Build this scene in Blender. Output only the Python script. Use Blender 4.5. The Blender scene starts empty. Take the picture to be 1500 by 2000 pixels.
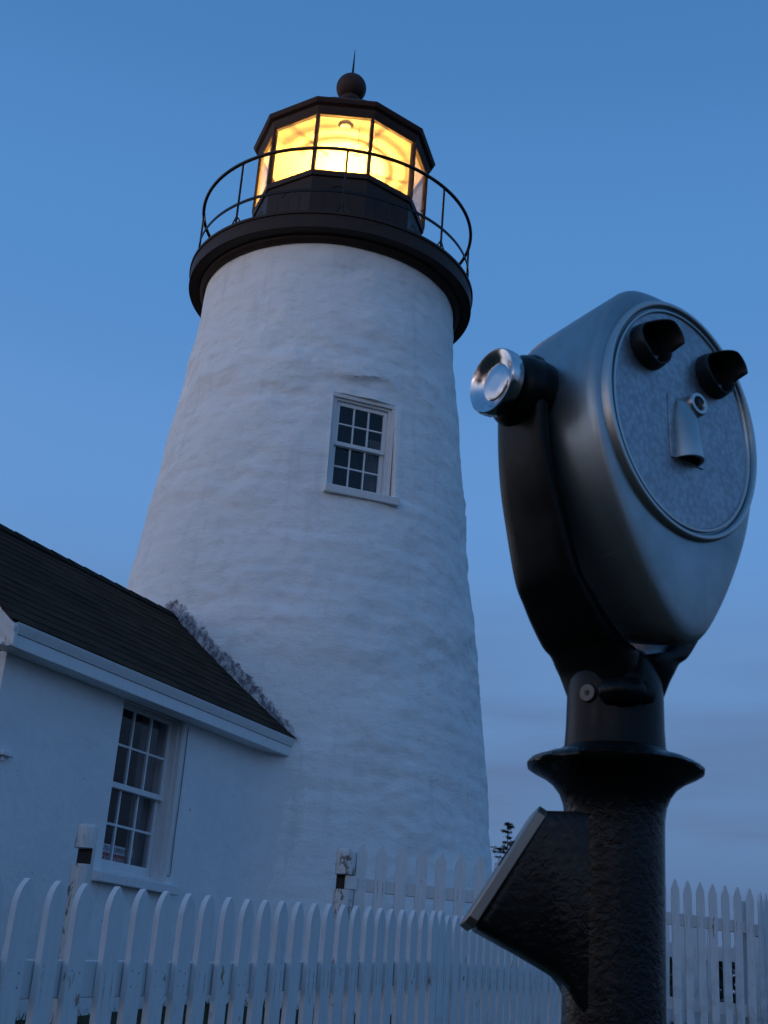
import bpy, bmesh, math, random
from mathutils import Vector, Matrix, noise
R = math.radians
random.seed(7)
SC = bpy.context.scene
COL = SC.collection
E = 0.75                      # eye height: everything below is measured from the eye, then lifted by E

# ------------------------------------------------------------------ camera
def make_camera():
    cd = bpy.data.cameras.new('camera'); co = bpy.data.objects.new('camera', cd); COL.objects.link(co)
    p, r = R(21.1), R(4.31)
    fw = Vector((0, math.cos(p), math.sin(p))); u0 = Vector((0, -math.sin(p), math.cos(p))); x0 = Vector((1, 0, 0))
    x = x0*math.cos(r)+u0*math.sin(r); u = -x0*math.sin(r)+u0*math.cos(r)
    m = Matrix((x, u, -fw)).transposed().to_4x4(); m.translation = (0, 0, E)
    co.matrix_world = m
    cd.sensor_fit = 'HORIZONTAL'; cd.sensor_width = 36.0; cd.lens = 60.0
    cd.clip_start = 0.05; cd.clip_end = 6000
    cd.dof.use_dof = True; cd.dof.focus_distance = 13.0; cd.dof.aperture_fstop = 48
    SC.camera = co
make_camera()

# ------------------------------------------------------------------ light
SUN_AZ = R(246)               # compass-like: 0 = +Y, clockwise; the glow stands low at the left behind the camera
SUN_EL = R(6)
def make_world():
    w = bpy.data.worlds.new('World'); SC.world = w; w.use_nodes = True
    nt = w.node_tree; nt.nodes.clear(); N = nt.nodes.new; L = nt.links.new
    out = N('ShaderNodeOutputWorld'); bg = N('ShaderNodeBackground'); L(bg.outputs[0], out.inputs[0])
    sky = N('ShaderNodeTexSky'); sky.sky_type = 'NISHITA'; sky.sun_disc = False
    sky.sun_elevation = R(1.0); sky.sun_rotation = SUN_AZ; sky.altitude = 0; sky.air_density = 1.0; sky.dust_density = 0.6; sky.ozone_density = 3.0
    tc = N('ShaderNodeTexCoord'); sep = N('ShaderNodeSeparateXYZ'); L(tc.outputs['Generated'], sep.inputs[0])
    ramp = N('ShaderNodeValToRGB'); L(sep.outputs['Z'], ramp.inputs[0])
    cr = ramp.color_ramp; cr.interpolation = 'EASE'
    stops = SKY
    while len(cr.elements) < len(stops): cr.elements.new(0.5)
    for e, (t, c) in zip(cr.elements, stops): e.position = t; e.color = (*c, 1)
    # thin cloud streaks low in the sky
    mp = N('ShaderNodeMapping'); mp.inputs['Scale'].default_value = (1.6, 1.6, 11); L(tc.outputs['Generated'], mp.inputs[0])
    ns = N('ShaderNodeTexNoise'); ns.inputs['Scale'].default_value = 2.2; ns.inputs['Detail'].default_value = 4; ns.inputs['Roughness'].default_value = .5; L(mp.outputs[0], ns.inputs[0])
    cm = N('ShaderNodeMapRange'); cm.inputs[1].default_value = .40; cm.inputs[2].default_value = .66; cm.inputs[3].default_value = 0; cm.inputs[4].default_value = .85; L(ns.outputs[0], cm.inputs[0])
    el = N('ShaderNodeMapRange'); el.interpolation_type = 'SMOOTHSTEP'; el.inputs[1].default_value = .34; el.inputs[2].default_value = .08; el.inputs[3].default_value = 0; el.inputs[4].default_value = 1; L(sep.outputs['Z'], el.inputs[0])
    mu = N('ShaderNodeMath'); mu.operation = 'MULTIPLY'; L(cm.outputs[0], mu.inputs[0]); L(el.outputs[0], mu.inputs[1])
    mixc = N('ShaderNodeMix'); mixc.data_type = 'RGBA'; L(mu.outputs[0], mixc.inputs['Factor']); L(ramp.outputs[0], mixc.inputs[6]); mixc.inputs[7].default_value = (*CLOUD, 1)
    # warm afterglow round the sun's place
    sd = (math.sin(SUN_AZ), math.cos(SUN_AZ), 0.06)
    dp = N('ShaderNodeVectorMath'); dp.operation = 'DOT_PRODUCT'; L(tc.outputs['Generated'], dp.inputs[0]); dp.inputs[1].default_value = sd
    gl = N('ShaderNodeMapRange'); gl.interpolation_type = 'SMOOTHERSTEP'; gl.inputs[1].default_value = -.20; gl.inputs[2].default_value = 1.0; gl.inputs[3].default_value = 0; gl.inputs[4].default_value = 1; L(dp.outputs['Value'], gl.inputs[0])
    lowz = N('ShaderNodeMapRange'); lowz.interpolation_type = 'SMOOTHSTEP'; lowz.inputs[1].default_value = .55; lowz.inputs[2].default_value = .05; lowz.inputs[3].default_value = 0; lowz.inputs[4].default_value = 1; L(sep.outputs['Z'], lowz.inputs[0])
    g2 = N('ShaderNodeMath'); g2.operation = 'MULTIPLY'; L(gl.outputs[0], g2.inputs[0]); L(lowz.outputs[0], g2.inputs[1])
    glow = N('ShaderNodeMix'); glow.data_type = 'RGBA'; L(g2.outputs[0], glow.inputs['Factor']); L(mixc.outputs[2], glow.inputs[6]); glow.inputs[7].default_value = (*GLOW, 1)
    # the physical sky, scaled, lends its own falloff
    sm = N('ShaderNodeMix'); sm.data_type = 'RGBA'; sm.inputs['Factor'].default_value = .12
    sc = N('ShaderNodeVectorMath'); sc.operation = 'SCALE'; sc.inputs['Scale'].default_value = .35; L(sky.outputs[0], sc.inputs[0])
    L(glow.outputs[2], sm.inputs[6]); L(sc.outputs[0], sm.inputs[7])
    L(sm.outputs[2], bg.inputs[0]); bg.inputs[1].default_value = 0.15
SKY = [(0.0, (.50, 1.02, 2.10)), (0.06, (.66, 1.25, 2.5)), (0.13, (.86, 1.62, 3.10)), (0.24, (.98, 1.98, 3.92)), (0.36, (.93, 2.22, 4.72)), (0.52, (.66, 1.93, 4.40)), (0.70, (.46, 1.55, 3.65)), (1.0, (.46, 1.45, 3.4))]
CLOUD = (.74, 1.12, 2.12)
GLOW = (10.2, 10.0, 11.3)
make_world()
sd = bpy.data.lights.new('sun', 'SUN'); so = bpy.data.objects.new('sun', sd); COL.objects.link(so)
sd.energy = .17; sd.angle = R(20); sd.color = (1.0, .62, .50)
dv = Vector((math.sin(SUN_AZ)*math.cos(SUN_EL), math.cos(SUN_AZ)*math.cos(SUN_EL), math.sin(SUN_EL)))
so.rotation_euler = dv.to_track_quat('Z', 'Y').to_euler()
so.location = (-20, -20, 20)
vs = SC.view_settings; vs.view_transform = 'Standard'; vs.look = 'None'; vs.exposure = 0.0; vs.gamma = 1.0; vs.use_curve_mapping = False
SC.cycles.max_bounces = 10; SC.cycles.transparent_max_bounces = 24
SC.cycles.caustics_reflective = False; SC.cycles.caustics_refractive = False
SC.cycles.sample_clamp_indirect = 6

# ------------------------------------------------------------------ materials
class NT:
    def __init__(s, name):
        s.m = bpy.data.materials.new(name); s.m.use_nodes = True; s.t = s.m.node_tree; s.t.nodes.clear()
        s.out = s.N('ShaderNodeOutputMaterial')
    def N(s, k, **kw):
        n = s.t.nodes.new(k)
        for a, b in kw.items(): setattr(n, a, b)
        return n
    def L(s, a, b): s.t.links.new(a, b)
    def val(s, x, sock):
        if isinstance(x, (int, float)): sock.default_value = x
        elif isinstance(x, (tuple, list)): sock.default_value = (*x, 1) if len(x) == 3 and sock.type == 'RGBA' else x
        else: s.L(x, sock)
    def coord(s, kind='Object', scale=(1, 1, 1), rnd=False, rot=(0, 0, 0)):
        tc = s.N('ShaderNodeTexCoord'); mp = s.N('ShaderNodeMapping'); mp.inputs['Scale'].default_value = scale; mp.inputs['Rotation'].default_value = rot
        s.L(tc.outputs[kind], mp.inputs[0])
        if rnd:
            oi = s.N('ShaderNodeObjectInfo'); cx = s.N('ShaderNodeCombineXYZ'); m = s.math('MULTIPLY', oi.outputs['Random'], 37.0)
            s.L(m, cx.inputs[0]); s.L(m, cx.inputs[1]); s.L(m, cx.inputs[2]); s.L(cx.outputs[0], mp.inputs['Location'])
        return mp.outputs[0]
    def noise(s, vec, scale, detail=4, rough=.55, dist=0):
        n = s.N('ShaderNodeTexNoise'); n.inputs['Scale'].default_value = scale; n.inputs['Detail'].default_value = detail
        n.inputs['Roughness'].default_value = rough; n.inputs['Distortion'].default_value = dist; s.L(vec, n.inputs['Vector']); return n.outputs[0]
    def voro(s, vec, scale, feature='F1', out=0):
        n = s.N('ShaderNodeTexVoronoi'); n.feature = feature; n.inputs['Scale'].default_value = scale; s.L(vec, n.inputs['Vector']); return n.outputs[out]
    def rng(s, v, a, b, c=0., d=1., smooth=False):
        n = s.N('ShaderNodeMapRange'); n.inputs[1].default_value = a; n.inputs[2].default_value = b; n.inputs[3].default_value = c; n.inputs[4].default_value = d
        if smooth: n.interpolation_type = 'SMOOTHSTEP'
        s.L(v, n.inputs[0]); return n.outputs[0]
    def math(s, op, a, b=0.0, c=0.0):
        n = s.N('ShaderNodeMath', operation=op); s.val(a, n.inputs[0]); s.val(b, n.inputs[1]); s.val(c, n.inputs[2]); return n.outputs[0]
    def mix(s, f, a, b):
        n = s.N('ShaderNodeMix', data_type='RGBA'); s.val(f, n.inputs['Factor']); s.val(a, n.inputs[6]); s.val(b, n.inputs[7]); return n.outputs[2]
    def bump(s, h, strength=.5, dist=.01, prev=None):
        n = s.N('ShaderNodeBump'); n.inputs['Strength'].default_value = strength; n.inputs['Distance'].default_value = dist; s.L(h, n.inputs['Height'])
        if prev is not None: s.L(prev, n.inputs['Normal'])
        return n.outputs[0]
    def xyz(s, kind='Object'):
        tc = s.N('ShaderNodeTexCoord'); sp = s.N('ShaderNodeSeparateXYZ'); s.L(tc.outputs[kind], sp.inputs[0]); return sp.outputs
    def bsdf(s, col, rough=.6, metal=0., normal=None, spec=.5, coat=0., coat_rough=.1):
        b = s.N('ShaderNodeBsdfPrincipled'); s.val(col, b.inputs['Base Color']); s.val(rough, b.inputs['Roughness']); s.val(metal, b.inputs['Metallic'])
        b.inputs['Specular IOR Level'].default_value = spec; b.inputs['Coat Weight'].default_value = coat; b.inputs['Coat Roughness'].default_value = coat_rough
        if normal is not None: s.L(normal, b.inputs['Normal'])
        s.L(b.outputs[0], s.out.inputs[0]); return b

TH = R(27.0); SN, CS = math.sin(TH), math.cos(TH)      # the house runs along (SN, CS); its wall faces (CS, -SN)
AX = Vector((-0.886, 14.343))                           # tower axis on plan
RIDGE_N, RIDGE_Z, SLOPE = -7.59, 3.60, 0.862

def lerp(a, b, t): return a+(b-a)*t
def interp(x, xs, ys):
    if x <= xs[0]: return ys[0]
    for i in range(len(xs)-1):
        if x <= xs[i+1]: return lerp(ys[i], ys[i+1], (x-xs[i])/(xs[i+1]-xs[i]))
    return ys[-1]

def gz(x, y):
    a = interp(y, [-40, 1, 3, 4.2, 7, 9.2, 11.5, 22, 60, 200, 1500], [-.6, 0, .08, .10, .26, .46, .68, .72, .1, -3, -8])
    d = max(0, abs(x)-14)
    return a-.02*min(d, 60)
def mat_whitewash():
    k = NT('whitewashed_masonry')
    v = k.coord(); st = k.coord(scale=(1, 1, 2.6)); vs_ = k.coord(scale=(3.0, 3.0, .35))
    big = k.noise(v, .9, 3); mid = k.noise(st, 4.5, 5, .6); fine = k.noise(v, 38, 5, .65); streak = k.noise(vs_, 2.0, 4, .6)
    c = k.mix(k.rng(big, .35, .68), (.82, .83, .83), (.89, .895, .89))
    c = k.mix(k.rng(mid, .52, .74, 0, .55), c, (.66, .67, .65))
    c = k.mix(k.rng(streak, .56, .78, 0, .5), c, (.60, .62, .60))
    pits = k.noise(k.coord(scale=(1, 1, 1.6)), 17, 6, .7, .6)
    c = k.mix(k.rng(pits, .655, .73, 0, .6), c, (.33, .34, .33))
    # tar brushed along the roof joint
    X, Y, Z = k.xyz()
    X = k.math('ADD', X, AX.x); Y = k.math('ADD', Y, AX.y); Z = k.math('ADD', Z, gz(*AX)-.1)
    n = k.math('SUBTRACT', k.math('MULTIPLY', X, CS), k.math('MULTIPLY', Y, SN))
    roof = k.math('SUBTRACT', RIDGE_Z+E, k.math('MULTIPLY', k.math('ABSOLUTE', k.math('SUBTRACT', n, RIDGE_N)), SLOPE))
    d = k.math('SUBTRACT', Z, roof)
    brush = k.noise(k.coord(scale=(5, 5, 3.2)), 4.5, 8, .75, .5)
    edge = k.noise(k.coord(), 7.0, 8, .8, .2)
    lim = k.math('MULTIPLY', k.math('MULTIPLY_ADD', edge, .46, -.06), k.rng(n, -6.05, -6.55, .30, 1.0))
    m = k.rng(k.math('SUBTRACT', d, lim), .015, -.02)
    m2 = k.math('MULTIPLY', m, k.rng(brush, .36, .56, .30, 1.0))
    front = k.math('LESS_THAN', Y, 14.2)
    right = k.math('MULTIPLY', k.math('GREATER_THAN', n, -7.75), k.math('MULTIPLY', k.math('GREATER_THAN', d, -.03), k.rng(n, -6.04, -6.16)))
    m2 = k.math('MULTIPLY', m2, k.math('MULTIPLY', front, right))
    c = k.mix(k.math('MULTIPLY', m2, .92), c, k.mix(k.rng(brush, .5, .7), (.11, .11, .15), (.040, .038, .055)))
    nb = k.bump(mid, .55, .02); nb = k.bump(fine, .5, .007, nb); nb = k.bump(pits, .6, .014, nb)
    k.bsdf(c, .82, normal=nb, spec=.25); return k.m
def mat_stucco():
    k = NT('white_stucco')
    v = k.coord(); a = k.noise(v, 1.3, 4, .6); f = k.noise(v, 55, 4, .6); g = k.noise(v, 7, 5, .65); st = k.noise(k.coord(scale=(4, 4, .5)), 2.4, 4, .6)
    c = k.mix(k.rng(a, .35, .7), (.74, .755, .77), (.82, .825, .83))
    c = k.mix(k.rng(st, .55, .8, 0, .16), c, (.55, .56, .55)); c = k.mix(k.rng(g, .56, .75, 0, .35), c, (.62, .63, .62))
    sp = k.noise(v, 13, 3, .5, .4)
    c = k.mix(k.rng(sp, .735, .76, 0, .7), c, (.20, .20, .22))
    nb = k.bump(g, .7, .02); nb = k.bump(f, .3, .004, nb)
    k.bsdf(c, .85, normal=nb, spec=.25); return k.m
def mat_white_wood(name='painted_white_wood', rust=0.0, base=(.74, .75, .76)):
    k = NT(name)
    v = k.coord(rnd=True); gr = k.noise(k.coord(scale=(14, 14, 1.2), rnd=True), 5, 5, .6); n = k.noise(v, 7, 5, .6); f = k.noise(v, 60, 3)
    c = k.mix(k.rng(gr, .4, .72, 0, .5), base, (.62, .62, .60))
    c = k.mix(k.rng(n, .6, .78, 0, .5), c, (.47, .47, .45))
    if rust:
        X, Y, Z = k.xyz()
        zone = k.math('MULTIPLY', k.rng(Z, -.16, -.24, 0, 1, True), k.rng(Z, -.75, -.40, 0, 1, True))
        b = k.noise(k.coord(scale=(1.3, 1.3, .55), rnd=True), 19, 4, .6, .4)
        big = k.noise(k.coord(scale=(1, 1, .4), rnd=True), 6, 3, .6)
        m = k.math('MULTIPLY', zone, k.math('MULTIPLY', k.rng(b, .63, .70), k.rng(big, .45, .58)))
        c = k.mix(k.math('MULTIPLY', m, rust), c, (.30, .155, .06))
        # nail heads with rust runs below them
        for nx_, nz_ in ((-.019, -.262), (.020, -.268), (-.018, -.312), (.021, -.308)):
            dx_ = k.math('ABSOLUTE', k.math('SUBTRACT', X, nx_)); dz_ = k.math('SUBTRACT', nz_, Z)
            rr = k.math('SQRT', k.math('ADD', k.math('MULTIPLY', dx_, dx_), k.math('MULTIPLY', dz_, dz_)))
            run = k.math('MULTIPLY', k.rng(dx_, .006, .001), k.math('MULTIPLY', k.rng(dz_, .0, .003), k.rng(dz_, .09, .02)))
            run = k.math('MULTIPLY', run, k.rng(k.noise(k.coord(scale=(1, 1, 1), rnd=True), 3, 2), .48, .62))
            c = k.mix(k.math('MULTIPLY', run, .55), c, (.34, .19, .09))
            c = k.mix(k.math('MULTIPLY', k.rng(rr, .0045, .0028), k.rng(k.noise(k.coord(rnd=True), 5, 2), .42, .60, 0, .8)), c, (.22, .16, .13))
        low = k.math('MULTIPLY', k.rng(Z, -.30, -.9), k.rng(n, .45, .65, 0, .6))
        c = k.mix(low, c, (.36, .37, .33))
    nb = k.bump(gr, .25, .004); nb = k.bump(f, .12, .002, nb)
    k.bsdf(c, k.rng(n, .3, .7, .5, .75), normal=nb, spec=.35); return k.m
def mat_post():
    k = NT('peeling_white_post')
    v = k.coord(); n = k.noise(k.coord(scale=(1.4, 1.4, .6)), 11, 6, .7, .6); g = k.noise(k.coord(scale=(12, 12, .7)), 6, 5)
    peel = k.rng(n, .53, .60); side = k.xyz()[0]
    lft = k.rng(side, .035, -.045)
    m = k.math('MULTIPLY', peel, k.math('MULTIPLY_ADD', lft, .9, .1))
    c = k.mix(k.rng(g, .4, .7, 0, .5), (.68, .68, .68), (.52, .51, .49))
    c = k.mix(m, c, (.16, .125, .105))
    k.bsdf(c, .75, normal=k.bump(m, -.5, .004), spec=.3); return k.m
def mat_iron(name, col=(.030, .0185, .0145), rough=.55, var=.5):
    k = NT(name); v = k.coord(); n = k.noise(v, 6, 5, .65); f = k.noise(v, 70, 3)
    c = k.mix(k.rng(n, .35, .75, 0, var), col, tuple(min(1, x*1.9+.01) for x in col))
    k.bsdf(c, k.rng(n, .3, .7, rough-.1, rough+.15), normal=k.bump(f, .15, .002), spec=.22); return k.m
def mat_plain(name, col, rough=.6, metal=0., spec=.5, coat=0.):
    k = NT(name); v = k.coord(); n = k.noise(v, 9, 4)
    c = k.mix(k.rng(n, .35, .7, 0, .6), col, tuple(x*.72 for x in col))
    k.bsdf(c, k.rng(n, .3, .7, rough*.85, min(1, rough*1.2)), metal, spec=spec, coat=coat); return k.m
def mat_shingle():
    k = NT('asphalt_shingle')
    uv = k.N('ShaderNodeTexCoord').outputs['UV']
    br = k.N('ShaderNodeTexBrick'); k.L(uv, br.inputs[0]); br.inputs['Scale'].default_value = 1.0; br.inputs['Brick Width'].default_value = .30; br.inputs['Row Height'].default_value = .128
    br.inputs['Mortar Size'].default_value = .0035; br.inputs['Color1'].default_value = (.042, .027, .019, 1); br.inputs['Color2'].default_value = (.072, .046, .032, 1); br.inputs['Mortar'].default_value = (.014, .013, .012, 1); br.inputs['Bias'].default_value = -.1
    v = k.coord(); n = k.noise(v, 3.2, 5, .6); g = k.noise(v, 260, 2); w = k.noise(v, 1.1, 3)
    c = k.mix(k.rng(n, .4, .75, 0, .65), br.outputs[0], (.052, .040, .030))
    c = k.mix(k.rng(w, .5, .72, 0, .45), c, (.028, .022, .018))
    nb = k.bump(br.outputs[1], -.5, .006); nb = k.bump(g, .5, .003, nb)
    k.bsdf(c, .95, normal=nb, spec=.06); return k.m
def mat_glass(name, gloss=.02, tint=(.95, .97, 1.0), haze=0, base=.022):
    k = NT(name); tr = k.N('ShaderNodeBsdfTransparent'); tr.inputs[0].default_value = (*tint, 1)
    g = k.N('ShaderNodeBsdfGlossy'); g.inputs['Roughness'].default_value = gloss; wv = k.noise(k.coord(), 5.0, 2, .5); k.L(k.bump(wv, .12, .02), g.inputs['Normal'])
    lw = k.N('ShaderNodeLayerWeight'); lw.inputs[0].default_value = .5
    fr = k.math('MULTIPLY_ADD', k.math('POWER', lw.outputs['Facing'], 5.0), .9, base)
    mx = k.N('ShaderNodeMixShader'); k.L(fr, mx.inputs[0]); k.L(g.outputs[0], mx.inputs[2])
    if haze:      # translucent film added so the panes fill with the lamp's yellow
        tl = k.N('ShaderNodeBsdfTranslucent'); hz = k.N('ShaderNodeMixShader'); nz = k.noise(k.coord(), 3.5, 5, .6)
        k.L(k.rng(nz, .3, .7, haze*.5, haze*1.6), hz.inputs[0]); k.L(tr.outputs[0], hz.inputs[1]); k.L(tl.outputs[0], hz.inputs[2]); k.L(hz.outputs[0], mx.inputs[1])
    else: k.L(tr.outputs[0], mx.inputs[1])
    pass; k.L(mx.outputs[0], k.out.inputs[0]); return k.m
def mat_emit(name, col, strength):
    k = NT(name); e = k.N('ShaderNodeEmission'); e.inputs[0].default_value = (*col, 1); e.inputs[1].default_value = strength; k.L(e.outputs[0], k.out.inputs[0]); return k.m
def mat_prism():
    k = NT('self_glowing_prism'); e = k.N('ShaderNodeEmission'); e.inputs[0].default_value = (1.0, .66, .10, 1); e.inputs[1].default_value = .9  # own emission added so the prisms look lit by the lamp
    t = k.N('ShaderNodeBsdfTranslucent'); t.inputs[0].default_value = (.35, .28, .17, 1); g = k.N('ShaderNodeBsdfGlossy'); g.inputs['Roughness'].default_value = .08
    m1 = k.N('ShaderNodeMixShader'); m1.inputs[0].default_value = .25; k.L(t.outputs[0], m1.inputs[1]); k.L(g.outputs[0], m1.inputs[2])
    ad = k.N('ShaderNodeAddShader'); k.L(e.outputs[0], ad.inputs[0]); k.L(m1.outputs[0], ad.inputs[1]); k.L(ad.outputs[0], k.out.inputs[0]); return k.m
def mat_cast_black():
    k = NT('hammered_black_paint'); v = k.coord(); vo = k.noise(v, 150, 4, .6, .5); n = k.noise(v, 14, 5, .65); w = k.noise(v, 45, 4, .6)
    c = k.mix(k.rng(n, .45, .75, 0, .6), (.006, .0055, .006), (.020, .018, .017))
    c = k.mix(k.rng(w, .70, .78, 0, .5), c, (.07, .055, .045))
    nb = k.bump(vo, .55, .0022); nb = k.bump(n, .3, .004, nb)
    k.bsdf(c, k.rng(n, .3, .7, .16, .34), normal=nb, spec=.30); return k.m
def mat_gloss_black():
    k = NT('smooth_black_paint'); v = k.coord(); n = k.noise(v, 25, 5, .6); f = k.noise(v, 300, 3)
    c = k.mix(k.rng(n, .45, .8, 0, .6), (.005, .005, .0055), (.014, .013, .013))
    k.bsdf(c, k.rng(n, .3, .75, .24, .42), normal=k.bump(f, .12, .001), spec=.17); return k.m
def mat_alloy():
    k = NT('worn_cast_alloy'); v = k.coord(); n = k.noise(v, 16, 5, .6); f = k.noise(k.coord(scale=(1, 1, .25)), 160, 4, .6); s = k.noise(v, 60, 4, .6)
    c = k.mix(k.rng(n, .4, .75, 0, .7), (.30, .345, .365), (.18, .215, .225))
    c = k.mix(k.rng(s, .66, .76, 0, .5), c, (.17, .16, .15))
    dr = k.noise(k.coord(scale=(60, 60, 5)), 1.0, 4, .6); c = k.mix(k.rng(dr, .52, .72, 0, .45), c, (.22, .24, .24))
    sc_ = k.noise(k.coord(scale=(9, 9, 260), rot=(.5, .3, 0)), 1.0, 3, .5); c = k.mix(k.rng(sc_, .70, .74, 0, .35), c, (.60, .62, .62))
    gm = k.N('ShaderNodeNewGeometry'); c = k.mix(k.rng(gm.outputs['Pointiness'], .515, .56, 0, .6), c, (.62, .60, .57))
    k.bsdf(c, k.rng(n, .3, .7, .30, .42), .85, normal=k.bump(f, .06, .001), spec=.5); return k.m
def mat_hammered():
    k = NT('hammered_face_plate'); v = k.coord(scale=(1, 1, 1)); vo = k.voro(k.coord(scale=(1, 1, .8)), 235, 'SMOOTH_F1'); n = k.noise(v, 30, 5, .6)
    sp = k.noise(v, 36, 5, .7, 1.0)
    c = k.mix(k.rng(n, .35, .7, 0, .6), (.40, .42, .45), (.27, .29, .32))
    c = k.mix(k.rng(sp, .72, .75, 0, .8), c, (.06, .045, .04))
    c = k.mix(k.rng(vo, .25, .6, 0, .35), c, (.12, .125, .14))
    k.bsdf(c, .40, .8, normal=k.bump(vo, -1.0, .0055), spec=.5); return k.m
def mat_chrome():
    k = NT('polished_chrome'); n = k.noise(k.coord(), 60, 4); k.bsdf(k.mix(k.rng(n, .45, .7, 0, .6), (.62, .62, .64), (.42, .42, .44)), k.rng(n, .4, .75, .10, .26), 1.0); return k.m
def mat_grass(name, a, b):
    k = NT(name); n = k.noise(k.coord(), 1.5, 5, .6); k.bsdf(k.mix(k.rng(n, .35, .65), a, b), .9, spec=.2); return k.m

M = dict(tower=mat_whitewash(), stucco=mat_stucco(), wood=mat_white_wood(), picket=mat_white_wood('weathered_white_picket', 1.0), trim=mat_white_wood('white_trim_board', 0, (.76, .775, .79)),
         post=mat_post(), iron=mat_iron('dark_brown_ironwork'), rail=mat_iron('black_rail_paint', (.012, .0105, .0105), .4), roofiron=mat_iron('red_brown_roof_paint', (.045, .023, .018), .6),
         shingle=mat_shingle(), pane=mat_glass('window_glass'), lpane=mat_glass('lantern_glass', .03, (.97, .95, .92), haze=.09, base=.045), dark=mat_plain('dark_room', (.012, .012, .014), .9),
         curtain=mat_plain('grey_curtain', (.20, .19, .19), .9), notch_shade=mat_plain('painted_notch_shade', (.030, .022, .018), .9), cream=mat_plain('cream_ceiling_paint', (.80, .74, .60), .6),
         bulb=mat_emit('lamp_bulb', (1.0, .51, .10), 17000.0), prism=mat_prism(), brass=mat_plain('grey_vent_metal', (.20, .19, .17), .5, .6),
         cast=mat_cast_black(), gloss=mat_gloss_black(), alloy=mat_alloy(), hammered=mat_hammered(), chrome=mat_chrome(), rubber=mat_plain('black_rubber', (.010, .010, .011), .5),
         ground=mat_grass('rough_turf', (.020, .026, .012), (.045, .042, .022)), blade=mat_grass('grass_blades', (.03, .045, .016), (.07, .065, .03)),
         needle=mat_plain('dark_spruce_needles', (.020, .035, .028), .8), bark=mat_plain('spruce_bark', (.05, .04, .035), .9), stone=mat_plain('steel_plate', (.42, .36, .32), .34, .9),
         signw=mat_plain('white_card', (.62, .62, .62), .6), signr=mat_plain('red_ink', (.42, .05, .05), .6), signk=mat_plain('dark_ink', (.06, .07, .10), .6), lockm=mat_plain('worn_lock_metal', (.12, .115, .115), .4, .8), cable=mat_plain('grey_cable', (.26, .245, .23), .8), lead=mat_plain('lens_black', (.004, .004, .005), .15))

# ------------------------------------------------------------------ mesh helpers
class MB:
    def __init__(s): s.v = []; s.f = []; s.uv = {}
    def add(s, vs, fs):
        o = len(s.v); s.v += [tuple(x) for x in vs]; s.f += [tuple(i+o for i in f) for f in fs]; return o
    def hexa(s, p):      # 8 points: bottom ring of 4 (ccw), top ring of 4
        s.add(p, [(3, 2, 1, 0), (4, 5, 6, 7), (0, 1, 5, 4), (1, 2, 6, 5), (2, 3, 7, 6), (3, 0, 4, 7)])
    def box(s, fr, a0, a1, b0, b1, z0, z1):
        s.hexa([fr(a0, b0, z0), fr(a1, b0, z0), fr(a1, b1, z0), fr(a0, b1, z0), fr(a0, b0, z1), fr(a1, b0, z1), fr(a1, b1, z1), fr(a0, b1, z1)])
    def loft(s, rings, cap=True, closed=True):
        n = len(rings[0]); o = len(s.v)
        for r in rings: s.v += [tuple(p) for p in r]
        for i in range(len(rings)-1):
            for j in range(n if closed else n-1):
                k = (j+1) % n
                s.f.append((o+i*n+j, o+i*n+k, o+(i+1)*n+k, o+(i+1)*n+j))
        if cap: s.f.append(tuple(o+j for j in reversed(range(n)))); s.f.append(tuple(o+(len(rings)-1)*n+j for j in range(n)))
    def lathe(s, prof, c=(0, 0), n=64, fr=None, cap=True, ang0=0.0):
        rings = []
        for r, z in prof:
            ring = [(c[0]+r*math.cos(ang0+2*math.pi*j/n), c[1]+r*math.sin(ang0+2*math.pi*j/n), z) for j in range(n)]
            rings.append([fr(*p) for p in ring] if fr else ring)
        s.loft(rings, cap)
    def tube(s, pts, r, n=10, closed=False):
        pts = [Vector(p) for p in pts]; rings = []; m = len(pts)
        rs = r if isinstance(r, (list, tuple)) else [r]*m
        up = None
        for i, p in enumerate(pts):
            a = pts[(i-1) % m] if (closed or i > 0) else p; b = pts[(i+1) % m] if (closed or i < m-1) else p
            t = (b-a).normalized()
            if up is None: up = Vector((0, 0, 1)) if abs(t.z) < .9 else Vector((1, 0, 0))
            x = t.cross(up).normalized(); y = x.cross(t).normalized(); up = y
            rings.append([p+x*rs[i]*math.cos(q)+y*rs[i]*math.sin(q) for q in [2*math.pi*j/n for j in range(n)]])
        if closed: rings.append(rings[0]); s.loft(rings, False)
        else: s.loft(rings, True)
    def sphere(s, c, r, n=24, m=14, sz=1.0):
        rings = [[(c[0]+r*math.sin(t)*math.cos(2*math.pi*j/n), c[1]+r*math.sin(t)*math.sin(2*math.pi*j/n), c[2]-r*sz*math.cos(t)) for j in range(n)] for t in [math.pi*max(.004, min(.996, i/m)) for i in range(m+1)]]
        s.loft(rings)
    def build(s, name, mat, parent=None, smooth=35, bevel=0, base=None):
        me = bpy.data.meshes.new(name)
        b = base if base is not None else (parent_base(parent) if parent else Vector((0, 0, 0)))
        me.from_pydata([(x-b[0], y-b[1], z-b[2]) for x, y, z in s.v], [], s.f); me.validate(); me.update()
        bm = bmesh.new(); bm.from_mesh(me); bmesh.ops.recalc_face_normals(bm, faces=bm.faces); bm.to_mesh(me); bm.free()
        me.materials.append(mat); o = bpy.data.objects.new(name, me); COL.objects.link(o)
        if parent: o.parent = parent
        else: o.location = b
        if smooth:
            me.shade_smooth(); me.set_sharp_from_angle(angle=R(smooth))
        if bevel:
            md = o.modifiers.new('edge', 'BEVEL'); md.width = bevel; md.segments = 2; md.limit_method = 'ANGLE'; md.angle_limit = R(40)
        return o
def parent_base(o):
    p = Vector((0, 0, 0))
    while o: p = p+o.location; o = o.parent
    return p
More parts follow.
